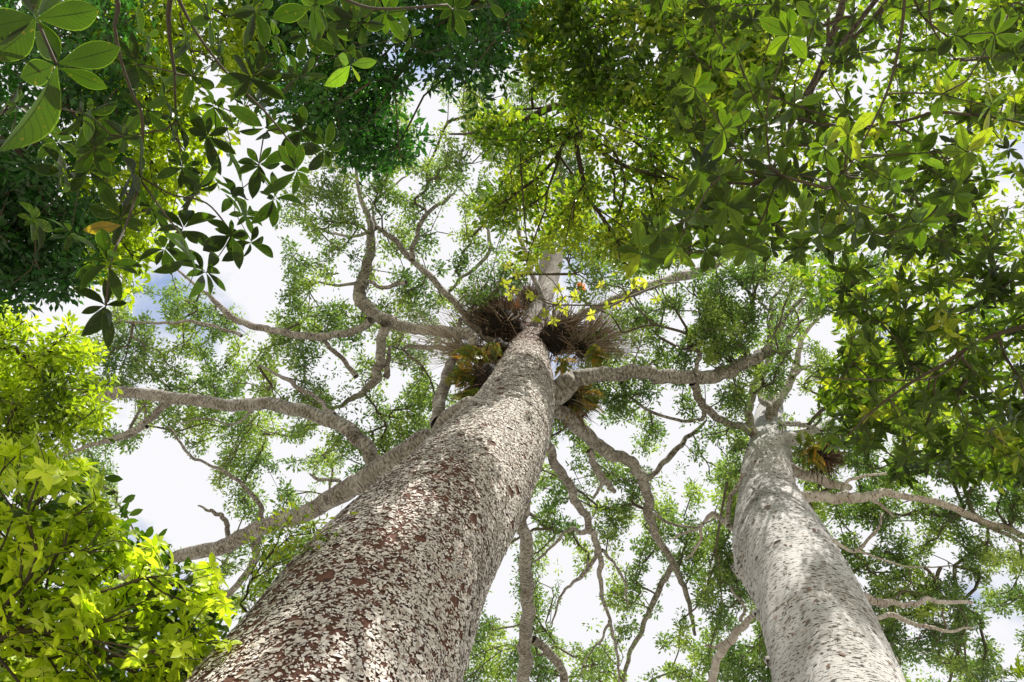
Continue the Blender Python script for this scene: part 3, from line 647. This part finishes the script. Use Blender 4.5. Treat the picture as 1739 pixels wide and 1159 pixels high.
stems = [[(-350, -60, 4.2, 26), (-120, -60, 3.6, 18), (60, -30, 2.9, 12), (190, -10, 2.9, 9), (195, 50, 3.1, 6), (206, 105, 3.2, 5), (225, 160, 3.4, 5), (241, 200, 3.5, 5), (238, 300, 3.6, 4.5), (215, 380, 3.4, 4), (190, 440, 3.1, 4), (180, 520, 3.2, 3)],
         [(60, -30, 2.9, 12), (200, -70, 3.1, 12), (285, -40, 3.3, 9), (286, 30, 3.5, 8), (290, 80, 3.7, 6), (297, 125, 3.9, 5)],
         [(285, -40, 3.3, 9), (330, 50, 3.5, 5), (390, 130, 3.7, 4.5), (450, 190, 3.8, 4), (500, 250, 3.9, 3)],
         [(285, -40, 3.3, 8), (430, -40, 3.2, 8), (560, -10, 3.2, 6), (640, 15, 3.4, 4.5), (760, 8, 3.8, 3)],
         [(238, 305, 3.6, 4), (270, 350, 3.5, 3), (300, 390, 3.4, 3), (328, 438, 3.1, 3)],
         [(238, 300, 3.6, 4), (290, 330, 3.6, 3), (350, 345, 3.6, 3), (395, 396, 3.6, 2.5)],
         [(-100, -80, 2.3, 12), (20, -40, 1.9, 9), (55, 0, 1.7, 7), (70, 50, 1.6, 6), (95, 108, 1.55, 5)]]
sd_ = []
for st in stems:
    P = np.array(st, float); q_ = Pd(P[:, 0], P[:, 1], P[:, 2]); C = spline(np.hstack([q_, (P[:, 3]/2*P[:, 2]/FPX)[:, None]]), 6)
    g = Geo(); tube(g, C[:, :3], C[:, 3], 8, .15, 9); g.build('branch', M_dtwig, big); sd_ += list(C[::3, :3])
tube_link = Geo(); 
p = np.array(pts); C = Pd(p[:, 0], p[:, 1], p[:, 3])
g = Geo(); k = len(p); tone = np.clip(rng.normal(.40, .2, k), 0, .62)
rosettes(g, C, p[:, 2]*p[:, 3]/FPX*.92, 8, tone, TP_BIG, .0, .75, (0, 0, 1), 0, .3, (.7, 1.05))
# explicit closest leaves: base px, tip px, depth, tone
EL = [((95, 112), (48, 268), 1.5, .66, 1.0), ((100, 108), (206, 84), 1.5, .55, 1.0), ((103, 116), (184, 150), 1.55, .66, .85), ((92, 112), (44, 132), 1.5, .55, 1.2), ((62, 32), (172, 22), 1.45, .6, 1.1),
      ((60, 34), (8, 108), 1.5, .6, 1.1), ((62, 34), (110, 104), 1.6, .1, 1.2), ((58, 30), (-30, 52), 1.5, .15, 1), ((60, 28), (40, -60), 1.45, .3, 1.1), ((62, 28), (120, -40), 1.5, .45, 1.1), ((97, 104), (70, 60), 1.62, .2, 1.1),
      ((594, 112), (563, 147), 2.6, .96, 1.1), ((597, 110), (637, 106), 2.6, .95, .8), ((597, 113), (612, 136), 2.6, .97, .9), ((592, 108), (580, 96), 2.6, .9, .9), ((205, 383), (150, 391), 3.4, 1.0, .6)]
b_ = np.array([Pd(a[0][0], a[0][1], a[2]) for a in EL]); t_ = np.array([Pd(a[1][0], a[1][1], a[2]*1.03) for a in EL])
add_leaves(g, b_, t_-b_, norm(np.array([.2, 0, 1.])+.25*rvec(len(EL))), np.linalg.norm(t_-b_, axis=1), np.array([a[3] for a in EL]), TP_BIG[:2], 0, np.array([a[4] for a in EL]))
g.build('crown', G_big, big)
g = Geo(); twigs(g, C, np.array(sd_), .0022, .35, .012, 6, .08, 0, .2, 3); g.build('twigs', M_dtwig, big)

D = dict
TG = 'understorey trees around the clearing'
# bright tree glimpsed behind the big leaves
poly_tree('broadleaf_tree', 'sunlit yellow-green small-leaved crown glimpsed behind the big oval leaves at upper left', 'tree', (-9, -4, 0), (-7.5, -4, 9), [
    D(poly=[(120, -20), (440, -20), (430, 130), (390, 210), (330, 310), (262, 420), (210, 490), (140, 480), (100, 300)], n=1500, L=17, depth=8.6, spread=1.2, nl=12, kind='tuft', mat=G_bright, tone=.55, seed=51, thr=.36, rad=1.5, tw=.3, rt=.006)], M_dtwig, TG, .16)
poly_tree('broadleaf_tree', 'dark glossy crown hanging at the left edge below the big oval leaves', 'tree', (-8.2, 0, 0), (-6.8, -.8, 7), [
    D(poly=[(-40, 250), (70, 290), (150, 330), (165, 400), (125, 470), (60, 508), (-40, 505)], n=1100, L=16, depth=7.2, spread=.9, nl=12, kind='tuft', mat=G_dark, tone=.3, seed=61, thr=.36, warp=30, ns=36, rad=1.6, tw=.3, rt=.005),
    D(poly=[(-40, -40), (260, -40), (200, 260), (80, 300), (-40, 280)], n=600, L=18, depth=7.5, spread=1, nl=12, kind='tuft', mat=G_dark, tone=.5, seed=62, thr=.3, rad=1.6, tw=.3)], M_dtwig, TG, .15)
poly_tree('broadleaf_tree', 'dense dark green crown filling the top edge left of centre', 'tree', (-2.2, -4.6, 0), (-1.6, -3.9, 9.5), [
    D(poly=[(380, -30), (900, -30), (870, 60), (850, 120), (800, 175), (750, 160), (715, 130), (680, 165), (690, 250), (650, 290), (600, 262), (555, 240), (500, 200), (430, 120)], n=2500, L=15, depth=9, spread=1.2, nl=13, kind='tuft', mat=G_dark, tone=.45, tvar=1.1, seed=71, thr=.38, warp=34, ns=36, rad=1.6, tw=.25, rt=.006, gaps=[(705, 150, 26, 24), (874, 76, 20, 18), (640, 235, 12, 8), (745, 35, 10, 10)])], M_dtwig, TG, .18)
poly_tree('broadleaf_tree', 'mid green crown filling the top edge right of centre', 'tree', (1.0, -4.9, 0), (1.2, -4.3, 10), [
    D(poly=[(800, -30), (1330, -30), (1300, 200), (1200, 250), (1120, 230), (1060, 180), (990, 185), (940, 150), (880, 120), (840, 60)], n=2200, L=17, depth=9.6, spread=1.3, nl=12, kind='tuft', mat=G_mid, tone=.6, tvar=1.4, seed=81, thr=.4, warp=30, ns=36, rad=1.6, tw=.25, rt=.006, gaps=[(960, 160, 22, 15), (874, 76, 22, 18), (900, 150, 30, 16)])],
    M_dtwig, TG, .18, limbs=[[(1150, -60, 10.5, 18), (1090, 90, 11, 16), (1040, 165, 11.4, 14), (984, 178, 11.8, 12), (943, 181, 12, 13), (912, 194, 12, 12), (880, 209, 12.2, 9), (832, 216, 12.4, 7), (800, 227, 12.6, 5), (763, 228, 12.8, 3)], [(912, 196, 12, 7), (925, 230, 12.3, 7), (950, 265, 12.6, 5), (975, 300, 12.8, 4)], [(905, 200, 12, 4), (885, 250, 11.5, 3), (888, 330, 11, 3), (895, 420, 11, 2)], [(943, 181, 12, 5), (905, 185, 12, 4), (870, 187, 12.2, 3)]])
poly_tree('broadleaf_tree', 'olive and yellow-green fine-leaved crown hanging over the top of the flaky trunk', 'tree', (2.1, -6.0, 0), (1.4, -4.6, 12.5), [
    D(poly=[(850, 170), (930, 210), (1000, 195), (1120, 215), (1200, 260), (1230, 380), (1130, 440), (1040, 445), (970, 440), (900, 425), (850, 395), (838, 330), (870, 285), (820, 240)], n=2100, L=14, depth=12, spread=1.3, nl=11, kind='tuft', mat=G_mid, tone=.88, tvar=1.3, seed=91, thr=.43, warp=32, ns=36, rad=1.6, tw=.35, rt=.008, gaps=[(1070, 283, 17, 15), (1105, 338, 20, 12), (905, 270, 16, 20), (890, 225, 14, 12)])], M_dtwig, TG, .16)
# right-hand whorled-leaf tree
gapsF = [(1480, 118, 28, 22), (1458, 175, 26, 18), (1425, 132, 22, 12), (1408, 195, 18, 10), (1525, 60, 30, 12), (1350, 75, 16, 8), (1715, 290, 14, 14), (1695, 385, 18, 14), (1320, 260, 10, 10), (1150, 290, 16, 12), (1168, 345, 14, 10), (1590, 200, 10, 8)]
poly_tree('broadleaf_tree', 'near crown of whorled pointed leaves covering the upper right corner', 'tree', (5.6, -2.6, 0), (4.9, -2.2, 8.0), [
    D(pts=[(x_, y_, 43+rng.uniform(-8, 9), .15*FPX/43*rng.uniform(.9, 1.1)) for x_, y_ in ((1225, 300), (1260, 270), (1310, 330), (1415, 320), (1510, 305), (1300, 380), (1235, 350), (1365, 365), (1180, 365), (1120, 395), (1560, 380), (1620, 330), (1480, 395), (1150, 420), (1200, 425), (1270, 420), (1330, 300), (1400, 250), (1300, 210), (1230, 220), (1190, 290), (1440, 230), (1350, 180), (1290, 150), (1560, 260), (1640, 260), (1600, 160), (1680, 180), (1340, 60), (1250, 90), (1385, 30), (1180, 150), (1450, 380), (1390, 400), (1090, 430), (1690, 60), (1620, 60))], kind='ros', nl=8, mat=G_rose, tone=.43, tvar=.8, seed=101, rt=.0032, tp=TP_BIG, flat=.15, tilt=.8),
    D(poly=[(1080, -30), (1800, -30), (1800, 440), (1620, 440), (1480, 415), (1330, 440), (1280, 465), (1190, 440), (1120, 460), (1060, 435), (1090, 370), (1150, 320), (1140, 180)], n=470, L=28, depth=5.6, spread=1.0, nl=8, kind='ros', mat=G_rose, tone=.40, tvar=1.1, seed=102, thr=.4, ns=34, gaps=gapsF, tp=TP_LAN+TP_MED, fixed=1),
    D(poly=[(1120, -30), (1800, -30), (1800, 450), (1620, 450), (1480, 420), (1330, 425), (1220, 400), (1150, 320), (1160, 180)], n=1700, L=16, depth=8.2, spread=1.2, nl=10, kind='tuft', mat=G_mid, tone=.85, tvar=1.3, seed=103, thr=.41, ns=36, gaps=gapsF, rad=1.6, tw=.2)],
    M_dtwig, TG, .2, limbs=[[(1560, -90, 5, 14), (1480, 10, 5.2, 9), (1420, 90, 5.4, 8), (1350, 200, 5.6, 5), (1310, 290, 5.4, 3)], [(1570, -90, 5.4, 12), (1500, 10, 5.6, 7), (1400, 120, 5.8, 6), (1365, 190, 6, 4)], [(1540, -60, 4.6, 6), (1530, 60, 4.6, 5), (1505, 160, 4.5, 4), (1450, 270, 4.3, 3), (1420, 320, 4.1, 3)], [(1450, -60, 6, 14), (1415, 60, 6.4, 12), (1385, 130, 6.8, 8), (1360, 170, 7, 5)], [(1581, -40, 4.8, 4), (1581, 40, 4.8, 3), (1620, 100, 4.8, 2)]])
poly_tree('broadleaf_tree', 'whorled olive-green crown hanging down the right edge above the pale trunk', 'tree', (7.4, 1.2, 0), (6.6, .5, 8.6), [
    D(poly=[(1400, 420), (1800, 400), (1800, 840), (1700, 805), (1640, 830), (1570, 790), (1530, 825), (1460, 775), (1395, 735), (1400, 650), (1435, 600), (1400, 530), (1420, 470)], n=600, L=26, depth=6.4, spread=.9, nl=9, kind='ros', mat=G_rose, tone=.46, tvar=1.1, seed=111, thr=.41, ns=34, warp=22, gaps=[(1705, 440, 20, 14), (1660, 470, 26, 14), (1690, 590, 14, 16), (1560, 500, 12, 10), (1500, 560, 12, 10), (1480, 720, 14, 10)], tp=TP_LAN, fixed=1, rt=.003),
    D(poly=[(1350, 440), (1500, 440), (1800, 430), (1800, 820), (1640, 800), (1560, 760), (1470, 740), (1440, 640), (1450, 570), (1380, 500)], n=1000, L=17, depth=9.2, spread=1.2, nl=11, kind='tuft', mat=G_mid, tone=.85, tvar=1.2, seed=112, thr=.46, ns=36, rad=1.7, tw=.2, gaps=[(1415, 577, 18, 30), (1705, 440, 24, 18), (1660, 470, 28, 18), (1690, 590, 18, 20)])],
    M_dtwig, TG, .17, limbs=[[(1900, 520, 6.2, 12), (1739, 555, 6.2, 9), (1660, 582, 6.2, 7), (1600, 620, 6.1, 6), (1540, 655, 6, 5), (1480, 700, 5.9, 4), (1440, 740, 5.8, 3)], [(1650, 585, 6.2, 4), (1590, 640, 6, 3), (1480, 645, 5.9, 3), (1380, 640, 5.8, 2)], [(1800, 480, 6.6, 6), (1700, 510, 6.6, 5), (1660, 520, 6.6, 4), (1570, 560, 6.5, 3)]])
# left side
poly_tree('broadleaf_tree', 'yellow-green fine-leaved crown at the left edge above the bright bush', 'tree', (-13, 3.5, 0), (-11.5, 2.6, 9), [
    D(poly=[(-40, 535), (60, 540), (120, 572), (165, 615), (192, 660), (175, 700), (130, 770), (60, 790), (-40, 800)], n=1300, L=14, depth=11, spread=1.0, nl=13, kind='tuft', mat=G_bright, tone=.5, tvar=1.3, seed=121, thr=.45, warp=30, ns=34, rad=1.7, tw=.3, rt=.008)], M_dtwig, TG, .15)
poly_tree('shrub', 'bright lime-green sunlit bush filling the lower left corner', 'shrub', (-6.2, 4.6, 0), (-5.0, 3.7, 3.2), [
    D(poly=[(-50, 735), (60, 752), (110, 782), (180, 800), (192, 860), (240, 912), (310, 955), (365, 985), (402, 1040), (398, 1090), (340, 1200), (-50, 1200)], n=1150, L=26, depth=5.3, spread=.6, nl=7, kind='ros', mat=G_bright, tone=.72, tvar=1.3, seed=131, thr=.34, warp=30, ns=40, tp=TP_OVA, fixed=1, rt=.003, axis=(.5, -.5, .8), tilt=.8, dn=70),
    D(poly=[(-50, 770), (110, 810), (175, 850), (230, 930), (340, 1000), (370, 1080), (300, 1200), (-50, 1200)], n=600, L=24, depth=6.4, spread=.5, nl=9, kind='tuft', mat=G_mid, tone=.4, tvar=1.0, seed=132, thr=.2, rad=1.8, tw=.2, tp=TP_OVA)], M_dtwig, 'shrubs low in the frame', .08)
poly_tree('sapling', 'thin olive-leaved sapling against the rusty left edge of the flaky trunk', 'sapling', (-4.6, 4.9, 0), (-3.7, 3.9, 4.1), [
    D(poly=[(440, 885), (500, 862), (560, 872), (590, 885), (545, 940), (500, 985), (450, 1010), (415, 1060), (395, 1030), (420, 960)], n=230, L=14, depth=6.6, spread=.4, nl=9, kind='tuft', mat=G_mid, tone=.8, tvar=.9, seed=141, thr=.3, rad=2.2, tw=.6, rt=.003, tp=TP_NAR)], M_dtwig, None, .03)
poly_tree('shrub', 'small green sprig poking in at the lower right corner', 'shrub', (6.9, 6.2, 0), (6.4, 5.8, 2.6), [
    D(poly=[(1665, 1210), (1690, 1140), (1725, 1118), (1800, 1105), (1800, 1210)], n=60, L=22, depth=6.2, spread=.3, nl=8, kind='ros', mat=G_bright, tone=.4, seed=151, thr=.1, tp=TP_LAN, rt=.003, axis=(-.5, -.5, .8), tilt=.8)], M_dtwig, 'shrubs low in the frame', .05)

# ---------------------------------------------------------------- nests, ferns and shoots in the forks
def lumps(g, c, rx, ry, rz, seed, m=0):
    n1, n2 = 14, 20; th_ = np.linspace(0, PI, n1); ph = np.linspace(0, 2*PI, n2)
    A, B = np.meshgrid(th_, ph, indexing='ij'); d = np.stack([np.sin(A)*np.cos(B), np.sin(A)*np.sin(B), np.cos(A)], -1)
    k = .7+.6*fbm(d[..., 0]*2+7+d[..., 2], d[..., 1]*2+9-d[..., 2], seed, 3)
    v = np.array(c)+d*k[..., None]*np.array([rx, ry, rz]); i, j = np.meshgrid(np.arange(n1-1), np.arange(n2-1), indexing='ij'); b = (i*n2+j).ravel()
    g.add(v.reshape(-1, 3), np.stack([b, b+1, b+n2+1, b+n2], 1), None, np.full(n1*n2, .4), m)
def strands(g, c, n, l0, l1, main, spread, wid, m, rb=.5, droop=.15, start=.25, cr=(.3, .3, .3)):
    """long thin tapering blades fanning out of a clump"""
    d = norm(np.array(main)+spread*rvec(n)); ln = rng.uniform(l0, l1, n); o = np.array(c)+d*start+rng.normal(0, 1, (n, 3))*np.array(cr)
    s = norm(np.cross(d, rvec(n)))*(wid*rng.uniform(.5, 1.3, n))[:, None]; bend = rvec(n)*.12; bend[:, 2] -= droop
    k = 5; t = np.linspace(0, 1, k); V = []
    for ti in t:
        cc = o+d*(ln*ti)[:, None]+bend*(ln*ti*ti)[:, None]; w = (1-ti)**.7+.06
        V += [cc-s*w, cc+s*w]
    V = np.stack(V, 1); f = np.array([(2*i, 2*i+1, 2*i+3, 2*i+2) for i in range(k-1)])[None]+(np.arange(n)*2*k)[:, None, None]
    g.add(V.reshape(-1, 3), f.reshape(-1, 4), None, np.repeat(np.clip(rng.normal(rb, .25, n), 0, 1), 2*k), m)
def nest(px, py, h, size, label, main, n=900, l=(.5, 1.4), group='shaggy nests in the forks', spread=.8, rb=.5, wid=.012, core=True, start=.2):
    c, d = Ph(px, py, h); s = size*d/FPX
    th = thing('epiphyte_nest', label, 'epiphyte', c, group)
    if core:
        g = Geo(); lumps(g, c, s*1.15, s*1.15, s*1.3, int(px)); g.build('root_ball_hollow', M_humus_shade, th)
    g = Geo(); strands(g, c, n, l[0], l[1], main, spread, wid, 0, rb, cr=(s*.5, s*.5, s*.5), start=start)
    strands(g, c, n//2, l[0]*.3, l[1]*.45, (0, 0, -.3), 1.5, wid*1.3, 0, rb-.15, cr=(s*.6, s*.6, s*.6), start=s*.5)
    g.build('dry_leaves', M_fibre, th); return th
def fern(px, py, h, size, label, main, nf=16, mat=None, group='golden ferns under the nests', fl=(.22, .5)):
    """a tuft of arching pinnate fronds"""
    c, d = Ph(px, py, h); s = size*d/FPX; th = thing('fern', label, 'fern', c, group)
    g = Geo(); o = np.array(c)+rng.normal(0, s*.45, (nf, 3)); dr = norm(np.array(main)+.8*rvec(nf)); ln = rng.uniform(*fl, nf)
    for i in range(nf):
        t = np.linspace(.08, 1, 15); bend = rvec(1)[0]*.15-np.array([0, 0, .25])
        P = o[i]+dr[i]*(t*ln[i])[:, None]+bend*(t*t*ln[i])[:, None]; sidev = norm(np.cross(dr[i], rvec(1)[0])); up = np.cross(dr[i], sidev)
        for sg in (-1, 1):
            add_leaves(g, P, sg*sidev+.35*dr[i]+.1*rvec(15), np.tile(up, (15, 1)), ln[i]*.34*np.sin(PI*(t*.8+.18))+.02, np.clip(rng.normal(rng.uniform(.2, .9), .1, 15), 0, 1), TP_NAR, 0)
    g.build('fronds', mat or G_gold, th); return th
nest(850, 556, 17.0, 31, 'round shaggy brown nest left of the flaky trunk neck', (-.6, -.7, .7), 1700, (.15, 1.25), wid=.013, spread=.95, rb=.45)
nest(944, 574, 16.8, 25, 'dark shaggy nest tight against the right of the flaky trunk neck', (.7, -.5, .7), 1100, (.12, .95), wid=.013, spread=.9, rb=.5)
nest(800, 600, 15.6, 14, 'wispy grey nest spraying long dry blades leftward', (-1, -.3, .15), 200, (.5, 2.2), spread=.6, rb=.8, wid=.007)
nest(990, 592, 16.6, 14, 'broad fan of dry brown blades above the right limb', (.9, -.6, .3), 800, (.4, 1.9), spread=.8, rb=.7, wid=.008)
nest(898, 515, 19.6, 11, 'reddish brown tuft standing above the trunk neck', (.0, -.5, .5), 500, (.3, .8), rb=.45, wid=.010)
nest(962, 678, 14.3, 20, 'black lump for the shaded hollow under the base of the right limb', (.7, .5, -.1), 500, (.2, .6), rb=.3, wid=.012)  # core is painted shade: black colour for the hollow below the limb
nest(834, 648, 14.2, 27, 'black lump for the shaded hollow on the left shoulder of the flaky trunk', (-.6, .2, -.1), 500, (.2, .6), rb=.15, wid=.012)  # black core stands in for the shade of the left hollow
nest(850, 604, 15.6, 24, 'dark lump for the shaded hollow between the brown nest and the ferns', (-.3, .4, -.2), 400, (.2, .5), rb=.2, wid=.012)  # dark core extends the painted shade of the hollow upward
fern(815, 605, 14.6, 18, 'golden and green fern tuft topmost on the left of the fork', (-.5, .3, -.3), 22)
fern(800, 640, 14.0, 16, 'rusty gold fern tuft midway down the left side of the fork', (-.7, .3, -.2), 18)
fern(803, 672, 13.4, 13, 'dull green fern tuft lowest on the left side of the fork', (-.5, .6, -.2), 18)
fern(838, 588, 15.2, 9, 'small lime fern tuft just under the round brown nest', (-.2, .4, -.5), 10)
fern(985, 672, 14.2, 14, 'yellowish fern tuft hanging beneath the right limb', (.6, .7, -.2), 18)
fern(975, 645, 14.4, 10, 'mossy green fern tuft in the angle of the right limb', (.4, .3, -.5), 12)
fern(955, 612, 15.2, 10, 'brown and gold fern tuft under the right nest', (.6, .3, -.4), 12)
fern(1005, 600, 15.8, 10, 'olive fern spray among the dry blades on the right', (.6, -.2, -.4), 10)
fern(880, 522, 17.6, 6, 'small bright orange tuft left above the trunk neck', (-.2, -.5, -.3), 9, G_orange, 'orange tufts', (.12, .25))
fern(986, 495, 18.8, 5, 'small bright orange tuft right of the upper trunk', (.1, -.8, -.2), 9, G_orange, 'orange tufts', (.18, .32))
nest(1390, 775, 15.4, 14, 'dark brown nest in the fork of the pale trunk', (.5, .2, .2), 500, (.1, .5), rb=.15, wid=.012)
fern(1370, 762, 15.2, 10, 'orange and gold fern tuft beside the dark nest on the pale trunk', (-.2, -.2, -.5), 14, G_gold, 'golden ferns under the nests', (.3, .6))
# lime whorls in front of the upper trunk
RS = [(863, 451), (878, 467), (858, 483), (873, 493), (866, 503), (907, 505), (898, 497), (909, 541), (926, 534), (949, 492), (955, 508), (949, 518), (960, 526), (979, 504), (1003, 535), (1020, 483), (1046, 514), (1081, 487), (1095, 480), (1115, 508), (1031, 522), (1067, 505), (905, 450), (1075, 478), (895, 462), (940, 545)]
th = thing('shrub', 'lime-yellow leaf whorls of a shoot hanging in front of the upper flaky trunk', 'epiphyte', Ph(950, 545, 15.5)[0])
g = Geo(); x = np.array([a for a, b in RS], float); y = np.array([b for a, b in RS], float); C, d = Ph(x, y, np.full(len(x), 13.5)+rng.normal(0, .3, len(x)))
rosettes(g, C, 11*d/FPX, 8, np.clip(rng.normal(.6, .2, len(x)), 0, 1), TP_MED, .1, .5); g.build('crown', G_lime, th)
g = Geo(); twigs(g, C, np.array([Ph(950, 575, 15.5)[0], Ph(1150, 480, 15.5)[0]]), .008, .3, .03, 5, .1, 0, .2, 9); g.build('twigs', M_twig, th)
